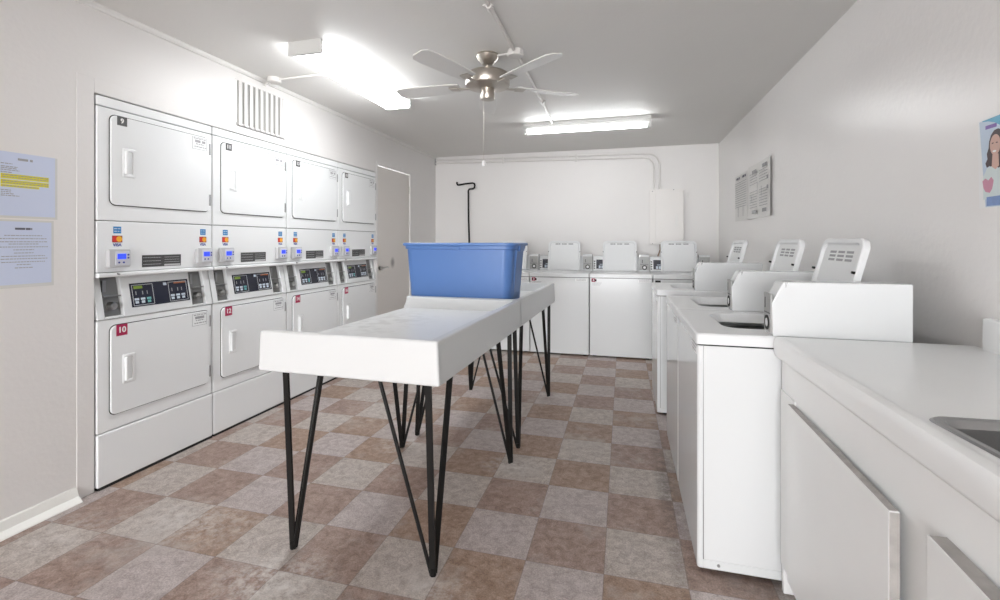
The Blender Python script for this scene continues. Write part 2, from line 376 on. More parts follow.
# ------------------------------------------------------------------ stacked dryers (local: x out of the wall, y along it)
PW = .702
def make_dryer():
    r = empty('stacked_dryer', (-2.600, 1.802, 0))
    y0, y1 = .002, PW - .001
    # body sheets
    B().box(-.70, -.095, y0, y1, .02, 1.975).build('cabinet', 'enamel', r)
    B().box(-.70, .006, y0, y1, 1.978, 2.028).build('top_cap', 'enamel', r, .006, 3)
    # upper front with its door opening line
    f = B(); f.box(-.094, .006, y0, y1, 1.386, 1.974); f.build('upper_front', 'enamel', r, .006, 3)
    f = B(); f.box(-.094, .006, y0, y1, .288, .869); f.build('lower_front', 'enamel', r, .006, 3)
    f = B(); f.box(-.094, .012, y0, y1, .012, .284); f.build('base_panel', 'enamel', r, .007, 3)
    B().box(-.68, .013, .006, y1 - .003, 0, .012).build('plinth', 'dark', r)
    f = B(); f.box(-.094, .004, y0, y1, 1.116, 1.383); f.build('card_panel', 'enamel', r, .004)
    # doors
    for nm, z0, z1 in (('upper_door', 1.470, 1.942), ('lower_door', .366, .834)):
        B().prism(rrect(.060, .676, z0 - .004, z1 + .004, .033), 'x', .004, .0075).build('door_gasket', 'dark', r)
        d = B().prism(rrect(.064, .672, z0, z1, .030), 'x', .004, .017).build(nm, 'enamel2', r, .004, 3)
        zc = 1.70 if nm == 'upper_door' else .594
        h = B(); h.loft([[(x, y, z) for y, z in rrect(a, b_, c, e, .008)] for x, a, b_, c, e in
              ((.017, .122, .192, zc - .078, zc + .078), (.021, .124, .190, zc - .076, zc + .076), (.021, .142, .176, zc - .062, zc + .062), (.012, .146, .172, zc - .056, zc + .056))], False, True)
        h.box(.017, .034, .130, .143, zc - .062, zc + .062)
        h.build('handle', 'enamel', d, .003)
        for z in (z1 - .07, z0 + .075):
            B().box(.012, .022, .668, .679, z - .036, z + .036).build('hinge', 'hinge', d, .002)
        lb = B(); lb.box(.0172, .0178, .545, .650, z1 - .085, z1 - .008)
        lb = lb.build('instruction_label', 'enamel', d)
        wd = B()
        for k, (a, b_, hh) in enumerate(((.555, .645, .006), (.565, .64, .016), (.57, .63, .006), (.56, .645, .006))):
            words(wd, lambda u0, u1, q0, q1: wd.box(.0178, .0183, u0, u1, q0, q1), a, b_, z1 - .018 - .017 * k, hh)
        for (a, b_, q0, q1) in ((.545, .650, z1 - .0105, z1 - .0085), (.545, .650, z1 - .085, z1 - .083), (.545, .547, z1 - .085, z1 - .0085), (.648, .650, z1 - .085, z1 - .0085)):
            wd.box(.0178, .0183, a, b_, q0, q1)
        wd.build('label_print', 'ink_grey', lb)
    # control housing: ledge, cheeks, recessed sloping face
    B().prism([(-.094, 1.114), (.010, 1.114), (.020, 1.108), (.020, 1.096), (.014, 1.090), (-.094, 1.090)], 'y', y0, y1).build('ledge', 'enamel', r, .002)
    z0, z1 = .872, 1.090
    def sx(z, o=0.): return .012 + o - (z - z0) / (z1 - z0) * .042     # sloping plane
    c = B()
    for a, b_ in ((y0, .040), (.138, .556), (.656, y1)):
        c.prism([(-.06, z0), (sx(z0), z0), (sx(z1), z1), (-.06, z1)], 'y', a, b_)
    c.box(-.09, -.06, y0, y1, z0, z1)
    for a, b_ in ((.040, .138), (.556, .656)):
        c.prism([(-.06, z0), (sx(z0), z0), (sx(z0 + .012), z0 + .012), (-.06, z0 + .012)], 'y', a, b_)
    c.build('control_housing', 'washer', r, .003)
    B().box(-.093, -.002, y0, y1, z0 - .002, z0).build('housing_seam', 'dark', r)
    for a, b_ in ((.042, .136), (.558, .654)):                         # coin mechanisms
        q = B(); q.prism([(sx(z0 + .013, -.022), z0 + .013), (sx(z1, -.022), z1), (-.058, z1), (-.058, z0 + .013)], 'y', a, b_)
        q = q.build('coin_mechanism', 'coinm', r, .002)
        m_ = (a + b_) / 2
        p = B(); p.box(sx(1.0, -.022), sx(1.0, .006), a + .004, b_ - .004, .985, .991); p.box(sx(1.03, -.022), sx(1.03, -.012), a + .012, a + .03, 1.01, 1.07)
        p.build('coin_shelf', 'hinge', q)
        p = B(); p.cyl((sx(.935, -.024), m_, .935), (sx(.935, .004), m_, .935), .022, .018, 18); p.cyl((sx(.935, .004), m_, .935), (sx(.935, .010), m_, .935), .010, n=14)
        p.build('coin_knob', 'chrome', q)
    # keypad overlay on the slope
    R_ = Vector((0, 1, 0)); U_ = Vector((-.042, 0, z1 - z0)).normalized(); Nn = R_.cross(U_)
    O = Vector((sx(.98), .362, .98))
    def P(a, b_, o): v = O + R_ * a + U_ * b_ + Nn * o; return (v.x, v.y, v.z)
    def slab(bb, a0, a1, b0, b1, o0, o1):
        bb.loft([[P(a0, b0, o), P(a1, b0, o), P(a1, b1, o), P(a0, b1, o)] for o in (o0, o1)])
    k = B(); slab(k, -.178, .180, -.066, .066, -.002, .002); kp = k.build('keypad', 'panel_black', r)
    for s_ in (-1, 1):
        c0 = s_ * .108
        k = B()
        for (a0, a1, b0, b1) in ((c0 - .060, c0 + .060, .054, .0565), (c0 - .060, c0 + .060, -.0595, -.057), (c0 - .060, c0 - .058, -.058, .055), (c0 + .058, c0 + .060, -.058, .055)):
            slab(k, a0, a1, b0, b1, .002, .0028)
        k.build('keypad_outline', 'line', kp)
        for n_, a0 in enumerate((-.04, -.005, .03)):
            k = B()
            slab(k, c0 + a0 - .012, c0 + a0 + .012, -.030, -.018, .002, .004)
            k.build('button', 'gbtn' if (n_ == 2 and s_ < 0) else 'pbtn', kp)
            k = B()
            slab(k, c0 + a0 - .009, c0 + a0 + .009, -.048, -.034, .002, .004)
            k.build('button', 'gbtn' if (n_ == 2 and s_ < 0) else 'pbtn', kp)
        for a0 in (-.042, -.004, .022):
            k = B(); slab(k, c0 + a0, c0 + a0 + .004, .000, .020, .002, .003); k.build('indicator_light', 'ink_grey', kp)
    k = B(); slab(k, .018, .038, .040, .056, .002, .003); k.build('key_switch', 'pbtn', kp)
    k = B(); slab(k, -.158, -.108, .034, .050, .002, .0028); k.build('green_strip', 'green', kp)
    k = B(); slab(k, .085, .162, .045, .053, .002, .0028); k.build('orange_strip', 'orange', kp)
    # card readers and payment marks, one at each end
    for c0 in (.104, .634):
        q = B(); q.prism(rrect(c0 - .058, c0 + .052, 1.140, 1.236, .008), 'x', .004, .030); q = q.build('card_reader', 'reader_side', r, .003)
        B().prism(rrect(c0 - .030, c0 + .046, 1.150, 1.226, .006), 'x', .030, .034).build('reader_face', 'reader', q, .002)
        B().box(.034, .0355, c0 - .020, c0 + .024, 1.184, 1.212).build('display', 'lcd', q)
        p = B()
        for yy, zz in ((c0 - .012, 1.166), (c0 + .012, 1.166), (c0 + .036, 1.190), (c0 + .036, 1.206)): p.cyl((.034, yy, zz), (.0362, yy, zz), .005, n=10)
        p.build('reader_button', 'visa', q)
        q = B().box(.0042, .0052, c0 - .020, c0 + .020, 1.320, 1.356).build('payment_sticker', 'amex', r)
        wd = B(); 
        for zz in (1.345, 1.331): words(wd, lambda u0, u1, q0, q1: wd.box(.0052, .0056, u0, u1, q0, q1), c0 - .016, c0 + .016, zz, .005)
        wd.build('sticker_print', 'pale', q)
        q = B().box(.0042, .0052, c0 - .026, c0 + .026, 1.272, 1.308).build('payment_sticker', 'mcbg', r)
        B().cyl((.0050, c0 - .010, 1.290), (.0056, c0 - .010, 1.290), .0155, n=20).build('red_disc', 'mcred', q)
        B().cyl((.0050, c0 + .010, 1.290), (.0058, c0 + .010, 1.290), .0155, n=20).build('amber_disc', 'mcyel', q)
        text('card_lettering', 'VISA', .022, 'visa', r, (.0046, c0, 1.258), (0, 1, 0), (0, 0, 1))
    # dark instruction strip
    q = B().box(.0042, .0052, .238, .478, 1.133, 1.200).build('instruction_strip', 'grey', r)
    wd = B()
    for k in range(3):
        words(wd, lambda u0, u1, q0, q1: wd.box(.0052, .0056, u0, u1, q0, q1), .244, .35, 1.186 - .019 * k, .0025)
        words(wd, lambda u0, u1, q0, q1: wd.box(.0052, .0056, u0, u1, q0, q1), .372, .468, 1.186 - .014 * k, .0022)
    wd.box(.0052, .0056, .37, .474, 1.136, 1.146)
    wd.build('strip_print', 'reader_side', q)
    B().cyl((.004, .095, 1.108), (.034, .095, 1.104), .004, n=8).build('ledge_screw', 'hinge', r)
    return r
proto = make_dryer()
def number(r, top, low):
    ud = [c for c in r.children if c.name.startswith('upper_door')][0]; ld = [c for c in r.children if c.name.startswith('lower_door')][0]
    q = B().box(.0172, .0180, .094, .146, 1.894, 1.942).build('number_label', 'grey', ud); q['label'] = 'dark grey number sticker'
    text('number', top, .036, 'white', q, (.0186, .120, 1.918), (0, 1, 0), (0, 0, 1))
    q = B().box(.0172, .0180, .090, .148, .776, .836).build('number_label', 'crimson', ld); q['label'] = 'crimson number sticker'
    text('number', low, .042, 'white', q, (.0186, .119, .806), (0, 1, 0), (0, 0, 1))
dl = ['white stacked dryer with crimson 10 on its lower door, nearest the paper notices',
      'white stacked dryer with crimson 12 on its lower door, directly under the louvred wall vent',
      'white stacked dryer third from the paper notices, partly hidden by the long white table',
      'white stacked dryer at the far end of the row, beside the beige door']
dry = [proto] + [copy_tree(proto) for _ in range(3)]
for i, d in enumerate(dry):
    d.location = (-2.600, 1.800 + i * .7065, 0)
    tag(d, dl[i], 'dryer', 'stacked dryers along the left wall')
    number(d, str(9 + 2 * i), str(10 + 2 * i))

# ------------------------------------------------------------------ top-loading washers (local: x = depth from the front, y from the coin-box side)
WW = .664
def make_washer(deep):
    r = empty('top_load_washer')
    n = 5
    outer = rrect(0, .70, 0, WW, .012, n)
    b = B(); inner = rrect(.012, .688, .012, WW - .012, .004, n)
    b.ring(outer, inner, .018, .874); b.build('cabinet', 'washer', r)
    b = B(); b.box(.020, .0235, -.0006, .001, .02, .873); b.build('panel_seam', 'hinge', r)
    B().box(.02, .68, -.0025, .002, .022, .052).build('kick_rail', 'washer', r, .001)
    B().cyl((.075, -.005, .037), (.075, 0, .037), .006, n=10).build('rail_screw', 'hinge', r)
    for x in (.06, .64):
        for y in (.05, WW - .05):
            q = B(); q.cyl((x, y, 0), (x, y, .012), .022, .020, 14); q.cyl((x, y, .012), (x, y, .035), .008, n=8); q.build('foot', 'dark', r)
    B().box(.02, .68, .02, WW - .02, .012, .022).build('base_pan', 'dark', r)
    # top cover with the wash opening
    b = B()
    o1 = rrect(-.004, .70, -.002, WW + .002, .014, n)
    hole = rrect(.125, .520, .150, .575, .075, n)
    hole_b = rrect(.150, .495, .175, .550, .065, n)
    lo = [(*p, .880) for p in o1]; lm = [(*p, .916) for p in o1]
    lt = [(x + (.005 if x < .35 else -.005), y + (.005 if y < WW / 2 else -.005), .922) for x, y in o1]
    i1 = [(*p, .922) for p in hole]; i2 = [(x, y, .916) for x, y in rrect(.131, .514, .156, .569, .072, n)]; i3 = [(*p, .884) for p in hole_b]
    b.loft([lo, lm, lt, i1, i2, i3], False, False)
    b.build('top_cover', 'washer_top', r)
    B().ring(rrect(.004, .696, .004, WW - .004, .01, n), rrect(.03, .67, .03, WW - .03, .01, n), .874, .880).build('cover_gap', 'dark', r)
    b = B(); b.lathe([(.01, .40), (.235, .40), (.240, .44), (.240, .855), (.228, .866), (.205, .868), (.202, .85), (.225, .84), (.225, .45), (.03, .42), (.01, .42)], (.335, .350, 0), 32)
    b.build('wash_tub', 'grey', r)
    b = B(); b.lathe([(.01, .42), (.06, .43), (.05, .50), (.03, .62), (.035, .78), (.01, .80)], (.335, .350, 0), 20); b.build('agitator', 'lid_in', r)
    # coin box on the right-hand end: a deep housing on the side-wall machines, shallow on the back row
    b = B()
    if deep: b.prism([(.262, .922), (.258, 1.045), (.292, 1.118), (.300, 1.125), (.700, 1.125), (.700, .922)], 'y', .0, .092)
    else: b.prism([(.606, .922), (.610, 1.100), (.622, 1.118), (.632, 1.122), (.700, 1.122), (.700, .922)], 'y', .0, .118)
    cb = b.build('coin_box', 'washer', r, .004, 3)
    if deep: B().prism([(.300, 1.1252), (.312, 1.1252), (.304, 1.104)], 'y', -.0008, .004).build('corner_notch', 'hinge', cb)
    px, w_, zt_ = (.262, .087, 1.080) if deep else (.609, .112, 1.098)
    ym = .046 if deep else .056
    b = B(); b.box(px - .0075, px, .005, w_, .934, zt_); cp = b.build('coin_slide_plate', 'plate', cb, .002)
    b = B(); b.lathe([(.028, 0), (.028, .003), (.017, .003), (.017, 0)], n=24); rg = b.build('coin_slide_ring', 'dark', cp)
    rg.rotation_euler = (0, -PI / 2, 0); rg.location = (px - .0075, ym, .968)
    b = B(); b.cyl((px - .0075, ym, .968), (px - .0105, ym, .968), .016, n=20); b.build('coin_slide', 'white', cp)
    b = B(); b.box(px - .0085, px - .0074, ym + .022, ym + .029, 1.022, 1.062); b.build('coin_slot', 'dark', cp)
    b = B(); b.box(px - .0085, px - .0074, .010, w_ - .005, 1.004, 1.008); b.build('plate_seam', 'grey', cp)
    if deep: B().box(.2635, .2665, .014, .078, 1.050, 1.062).build('coin_box_catch', 'hinge', cb)
    # low rear console
    b = B(); b.prism([(.628, .922), (.650, 1.075), (.662, 1.098), (.700, 1.102), (.700, .922)], 'y', .093 if deep else .119, WW)
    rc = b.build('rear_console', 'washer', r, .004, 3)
    def fx(z): return .628 + (z - .922) / (1.075 - .922) * .022
    def on(bb, y0, y1, z0, z1, o0, o1): bb.prism([(fx(z0) - o0, z0), (fx(z1) - o0, z1), (fx(z1) - o1, z1), (fx(z0) - o1, z0)], 'y', y0, y1)
    b = B(); on(b, .515, .662, .930, 1.070, -.002, .004); b.build('console_panel', 'washer_top', rc, .001)
    b = B(); on(b, .528, .626, .945, 1.058, .004, .006); kp = b.build('keypad', 'panel_black', rc)
    for y in (.540, .572):
        b = B(); on(b, y, y + .024, .952, .985, .006, .008); b.build('button', 'pbtn', kp)
    b = B(); on(b, .532, .585, .996, 1.004, .006, .007); b.build('display_line', 'pbtn', kp)
    b = B()
    for z in (1.035, 1.006, .978, .950): on(b, .638, .656, z - .008, z + .008, .004, .005)
    b.build('cycle_legend', 'grey', rc)
    # opened lid, leaning back against the console
    lid = empty('lid', (.528, .345, .926)); lid.parent = r; lid.rotation_euler = (0, math.radians(14.5), 0)   # local: z up along the lid, -x = underside
    hw, hh, n2 = .200, .376, 6
    def loop(d, x, rt): return [(x, y, z) for y, z in rrect(-hw + d, hw - d, d * .3, hh - d, (.012, rt, rt, .012), n2)]
    b = B(); b.loft([loop(.006, .026, .045), loop(0, .022, .05), loop(0, .002, .05), loop(.004, -.002, .047), loop(.020, -.002, .038), loop(.028, .010, .032)], True, False)
    b.build('lid_shell', 'washer_top', lid)
    b = B(); lx = .0095 if deep else .001
    b.loft([loop(.026, .012, .034), loop(.026, lx, .034)], True, True)
    b.build('lid_liner', 'lid_in' if deep else 'washer_top', lid)
    for y, z in ((-hw + .004, .235), (hw - .004, .235)):
        b = B(); b.cyl((-.003, y, z), (-.014, y, z),   .006 if deep else .005, .005 if deep else .004, 10)
        b.build('lid_bumper', 'black', lid)
    b = B()
    for k, (a0, a1) in enumerate(((-.11, -.05), (-.03, .03), (.05, .11))):
        for j in range(3 if deep else 1): words(b, lambda u0, u1, q0, q1: b.box(lx - .0009, lx, u0, u1, q0, q1), a0, a1, (.318 - .017 * j) if deep else .335, .010 if deep else .014, gap=.12)
    b.build('warning_print', 'ink_grey', lid)
    b = B().box(.012, .030, -.16, .16, -.012, .006).build('hinge_bar', 'hinge', lid)
    # small print on the front
    b = B(); b.box(-.0008, .001, .02, .15, .835, .866); fl = b.build('front_label', 'white', r)
    b = B()
    for j in range(2): words(b, lambda u0, u1, q0, q1: b.box(-.0014, -.0007, u0, u1, q0, q1), .03, .14, .858 - .014 * j, .005)
    b.build('label_print', 'ink_grey', fl)
    return r

WY = 5.352
wash = []
# machine (right edge x) -> origin is its coin-box side
defs = [
    ((0.977, WY), 90, 'dark', 'white back-row washer with a small dark sticker, directly under the electrical box', 'washers in the back row'),
    ((0.304, WY), 90, '4', 'white back-row washer with crimson 4 sticker', 'washers in the back row'),
    ((-0.369, WY), 90, '3', 'white back-row washer with crimson 3 sticker, just right of the blue bin', 'washers in the back row'),
    ((-1.042, WY), 90, '2', 'white washer mostly hidden behind the blue bin and the white table', 'washers in the back row'),
    ((.277, 1.968), 0, None, 'white washer with open lid against the end of the sink counter', 'washers along the right wall'),
    ((.277, 2.642), 0, None, 'white washer with open lid in the middle of the right wall row', 'washers along the right wall'),
    ((.243, 3.680), 0, None, 'white washer with open lid farthest from the sink counter in the right wall row', 'washers along the right wall'),
]
for i, (loc, rz, num, lab, grp) in enumerate(defs):
    if i in (0, 4): wproto = o = make_washer(i == 4)
    else: o = copy_tree(wproto)
    o.location = (loc[0], loc[1], 0); o.rotation_euler = (0, 0, math.radians(rz)); tag(o, lab, 'washer', grp)
    if num and num != 'dark':
        q = B().box(-.0012, .001, WW - .062, WW - .022, .832, .870).build('number_label', 'crimson', o)
        text('number', num, .034, 'white', q, (-.0016, WW - .042, .851), (0, -1, 0), (0, 0, 1))
    elif num:
        q = B().box(-.0012, .001, WW - .075, WW - .020, .838, .862).build('number_label', 'black', o)
        b = B()
        for j in range(3): words(b, lambda u0, u1, q0, q1: b.box(-.0012, .0005, u0, u1, q0, q1), WW - .13 + .01 * j, WW - .03, .822 - .012 * j, .004)
        b.build('sticker_print', 'ink_grey', o)

# ------------------------------------------------------------------ folding tables
TX0, TX1, TZ, TS, TU = -1.382, -.628, .925, .855, .765
TPX, TPY, TA = -.637, 1.540, math.radians(-1.4)         # the pair stands a little askew in the room
def unrot(p):
    x, y = p[0] - TPX, p[1] - TPY
    return (TPX + x * math.cos(-TA) - y * math.sin(-TA), TPY + x * math.sin(-TA) + y * math.cos(-TA))
def make_table(name, y0, y1, legs, label):
    cx, cy = (TX0 + TX1) / 2, (y0 + y1) / 2
    dx, dy = cx - TPX, cy - TPY
    r = empty(name, (TPX + dx * math.cos(TA) - dy * math.sin(TA), TPY + dx * math.sin(TA) + dy * math.cos(TA), 0), TA)
    def X(x): return x - cx
    def Y(y): return y - cy
    b = B(); b.box(X(TX0 + .004), X(TX1 - .03), Y(y0 + .03), Y(y1 - .03), TS - .03, TS)
    b.build('work_surface', 'laminate_top', r, .002)
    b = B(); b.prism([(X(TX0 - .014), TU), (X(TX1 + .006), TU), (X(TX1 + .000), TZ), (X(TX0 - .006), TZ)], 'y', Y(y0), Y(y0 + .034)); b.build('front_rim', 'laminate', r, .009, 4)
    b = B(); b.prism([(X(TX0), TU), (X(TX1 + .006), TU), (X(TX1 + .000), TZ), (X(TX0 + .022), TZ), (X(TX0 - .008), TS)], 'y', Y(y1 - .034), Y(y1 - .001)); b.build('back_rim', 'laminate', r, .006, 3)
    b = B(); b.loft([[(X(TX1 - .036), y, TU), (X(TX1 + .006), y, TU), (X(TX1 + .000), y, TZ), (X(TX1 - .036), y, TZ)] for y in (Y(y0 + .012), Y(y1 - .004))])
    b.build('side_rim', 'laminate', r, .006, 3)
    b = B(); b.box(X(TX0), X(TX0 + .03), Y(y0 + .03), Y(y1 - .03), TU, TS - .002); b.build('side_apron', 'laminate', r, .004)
    B().box(X(TX0 + .03), X(TX1 - .036), Y(y0 + .034), Y(y1 - .034), TS - .045, TS - .031).build('underside', 'cab', r)
    for (foot, cor, sx, sy, sp) in legs:                       # sx, sy: towards the outer corner
        foot, cor = unrot(foot), unrot(cor)
        lx, ly, xc, yc = X(foot[0]), Y(foot[1]), X(cor[0]), Y(cor[1])
        zt = TS - .045
        b = B()
        b.bar((lx, ly, .0), (xc, yc, zt), .024, .010, (1, 0, 0))
        b.bar((lx, ly - sy * .010, .0), (xc, yc - sy * sp, zt), .024, .010, (.55, 1, 0) if sx > 0 else (.9, .5, 0))
        b.tube([(lx - sx * .008, ly, .01), (xc - sx * (.215 if sx > 0 else .180), yc, zt)], .0075, 8)
        b.cyl((lx, ly, 0), (lx, ly, .03), .011, .014, 12)
        b.box(xc - .02, xc + .02, yc - .03, yc + .03, zt - .004, zt)
        b.build('leg', 'black', r, .001)
    tag(r, label, 'table', 'white folding tables')
    return r
make_table('folding_table', 1.544, 2.788, [((-1.326, 1.680), (-1.302, 1.605), -1, -1, .25), ((-.702, 1.682), (-.690, 1.605), 1, -1, .235), ((-1.325, 2.690), (-1.285, 2.71), -1, 1, .27), ((-.628, 2.665), (-.648, 2.71), 1, 1, .26)],
           'white laundry folding table nearest the camera, empty raised-edge top on black hairpin legs')
make_table('folding_table', 2.790, 4.022, [((-1.315, 2.880), (-1.275, 2.85), -1, -1, .22), ((-.628, 2.862), (-.648, 2.84), 1, -1, .20), ((-1.270, 3.890), (-1.25, 3.965), -1, 1, .25), ((-.596, 3.896), (-.604, 3.965), 1, 1, .29)],
           'white laundry folding table that carries the blue bin, behind the empty table')

# ------------------------------------------------------------------ blue bin
r = empty('storage_bin', (-1.020, 3.02, TS), TA)
hx, hy, H = .376, .195, .412
b = B(); n = 6
def lp(ix, z, rr): return [(x, y, z) for x, y in rrect(-hx + ix, hx - ix, -hy + ix * .8, hy - ix * .8, rr, n)]
b.loft([lp(.044, 0, .05), lp(.037, .006, .055), lp(.012, .372, .06), lp(.0, .376, .065), lp(.0, .402, .065), lp(.004, .404, .06), lp(.010, .402, .055), lp(.018, .36, .055), lp(.050, .012, .05), lp(.06, .008, .04)], True, True, True)
b.build('tub', 'bin', r)
b = B()
b.loft([lp(-.010, .394, .07), lp(-.016, .400, .075), lp(-.016, .410, .075), lp(-.010, .414, .07), lp(.012, .414, .055), lp(.012, .404, .055)], False, False, True)
b.build('rim', 'bin', r)
for s_ in (-1, 1):
    b = B()
    b.loft([[(s_ * (hx - .045 + .086 * z), y, .02 + z * .9) for y in (-.075, -.065, .065, .075)] for z in (0, .39)], False, False, False, closed=False) if False else None
    b.loft([[(s_ * (hx - .048), -.085, .02), (s_ * (hx - .036), -.070, .02), (s_ * (hx - .036), .070, .02), (s_ * (hx - .048), .085, .02)],
            [(s_ * (hx - .012), -.105, .370), (s_ * (hx + .000), -.090, .370), (s_ * (hx + .000), .090, .370), (s_ * (hx - .012), .105, .370)]])
    b.build('side_rib', 'bin', r, .004)
    b = B(); b.prism([(-.06, .360), (.06, .360), (.07, .408), (-.07, .408)], 'x', s_ * (hx - .002), s_ * (hx + .014)); b.build('handle', 'bin', r, .006, 3)
b = B(); b.prism([(-.035, .392), (.035, .392), (.020, .368), (-.020, .368)], 'y', -hy - .006, -hy + .01); b.build('latch_lug', 'bin', r, .004)
tag(r, 'large blue plastic storage bin standing on the far white table', 'bin')

# ------------------------------------------------------------------ counter, cabinet, sink
CZ = .926
cy0, cy1 = -.5, 1.948
n = 5
a = math.radians(3.2)
def rot(p, c): x, y = p[0] - c[0], p[1] - c[1]; return (c[0] + x * math.cos(a) - y * math.sin(a), c[1] + x * math.sin(a) + y * math.cos(a))
SC = (.60, 1.118)
def hole(d): return [rot(p, SC) for p in rrect(.585 + d, .985 - d, .56 + d, 1.120 - d, .035, n)]
ct = empty('countertop', (0, 0, 0))
b = B()
out = rrect(.565, XR - .002, cy0, cy1, .001, n)
b.loft([[(*p, CZ - .03) for p in hole(0)], [(*p, CZ) for p in hole(0)], [(*p, CZ) for p in out], [(*p, CZ - .03) for p in out], [(*p, CZ - .03) for p in hole(0)]], False, False)
b.build('work_surface', 'counter', ct)
prof = [(.566, CZ), (.552, CZ), (.543, CZ - .004), (.537, CZ - .013), (.535, CZ - .026), (.537, CZ - .060), (.543, CZ - .072), (.552, CZ - .078), (.576, CZ - .078)]
B().prism(prof, 'y', cy0, cy1, True).build('rounded_nosing', 'counter', ct)
b = B(); b.prism(rrect(XR - .024, XR - .002, CZ, CZ + .105, (.001, .008, .008, .001), 4), 'y', cy0, 1.872); b.build('backsplash', 'counter', ct)
tag(ct, 'long off-white laminate countertop with rounded front edge along the right wall', 'countertop')

sk = empty('sink', (0, 0, 0))
b = B()
b.loft([[(*p, CZ + .0005) for p in hole(-.012)], [(*p, CZ + .004) for p in hole(-.008)], [(*p, CZ + .003) for p in hole(.004)], [(*p, CZ - .012) for p in hole(.010)]], False, False, True)
b.build('rim', 'steel', sk)
b = B()
b.loft([[(*p, CZ - .010) for p in hole(.008)], [(*p, CZ - .12) for p in hole(.018)], [(*p, CZ - .150) for p in hole(.05)]], False, True, True)
b.build('basin', 'steel', sk)
c = rot((.785, .84), SC)
b = B(); b.lathe([(.040, -.1495), (.040, -.147), (.03, -.146), (.01, -.148)], (c[0], c[1], CZ), 20); b.build('drain', 'chrome', sk)
tag(sk, 'stainless steel sink set into the off-white countertop', 'sink')

cb = empty('base_cabinet', (0, 0, 0))
b = B(); b.box(.562, .580, cy0, cy1 - .002, .10, CZ - .079); b.box(.580, XR - .004, cy1 - .022, cy1 - .002, 0, CZ - .079); b.box(.562, .580, cy1 - .022, cy1 - .002, 0, .10)
b.box(.580, XR - .004, cy0, cy0 + .02, 0, CZ - .079); b.box(.60, XR - .004, cy0 + .02, cy1 - .022, .10, .118); b.box(.63, .648, cy0 + .02, cy1 - .022, 0, .10)
b.build('carcass', 'cab', cb)
# doors: overlay slabs, standing slightly open on warped hinges
def cab_door(yh, yn, z1, z0, xh, xn, T=.020):
    b = B()
    b.loft([[(xh, yh, z), (xn, yn, z), (xn + T, yn, z), (xh + T, yh, z)] for z in (z0, z1)])
    d = b.build('door', 'cab', cb, .002)
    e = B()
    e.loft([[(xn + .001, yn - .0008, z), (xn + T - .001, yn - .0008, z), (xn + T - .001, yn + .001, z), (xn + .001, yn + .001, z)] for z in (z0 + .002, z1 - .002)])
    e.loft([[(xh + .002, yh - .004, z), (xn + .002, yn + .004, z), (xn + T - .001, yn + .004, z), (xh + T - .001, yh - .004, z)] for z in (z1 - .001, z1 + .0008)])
    e.build('chipped_shaded_edge', 'cab_edge', d)  # chipping plus gap shade, both in the edge colour
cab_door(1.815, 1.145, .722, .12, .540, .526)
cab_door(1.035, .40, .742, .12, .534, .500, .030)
b = B(); b.box(.558, .562, 1.80, 1.945, .10, .735); b.build('stile', 'cab', cb)
tag(cb, 'white painted base cabinet under the off-white countertop, doors slightly ajar', 'cabinet')

# ------------------------------------------------------------------ ceiling lights
r = empty('ceiling_light', (-1.855, 3.07, HC))
L = .61
b = B(); b.box(-.105, .105, -L, L, -.030, 0); b.build('housing', 'fix', r, .003)
b = B(); b.loft([[(x, y, z) for x, z in ((-.112, -.028), (-.110, -.062), (-.095, -.080), (.095, -.080), (.110, -.062), (.112, -.028))] for y in (-L + .012, L - .012)], False, False)
b.box(-.004, .004, -L + .012, L - .012, -.0805, -.079)
b.build('diffuser', 'lens', r)
for s_ in (-1, 1):
    b = B(); b.box(-.114, .114, s_ * L - .012, s_ * L + .012, -.084, 0); b.build('end_cap', 'fix', r, .002)
tag(r, 'wraparound fluorescent ceiling light running beside the row of dryers', 'ceiling light')

r = empty('ceiling_light', (-.365, 4.80, HC))
b = B(); b.prism([(-.062, 0), (-.062, -.030), (-.030, -.058), (.030, -.058), (.062, -.030), (.062, 0)], 'x', -.625, .625); b.build('housing', 'fix', r, .002)
for y in (-.0,):
    B().cyl((-.605, y, -.085), (.605, y, -.085), .019, n=16).build('tube', 'tube', r)
for s_ in (-1, 1):
    b = B(); b.box(s_ * .615 - .010, s_ * .615 + .010, -.032, .032, -.112, -.05); b.build('lamp_holder', 'fix', r, .003)
    B().cyl((s_ * .585, 0, -.085), (s_ * .606, 0, -.085), .0205, n=16).build('tube_cap', 'chrome', r)
tag(r, 'bare fluorescent strip light set crosswise on the ceiling near the back wall', 'ceiling light')

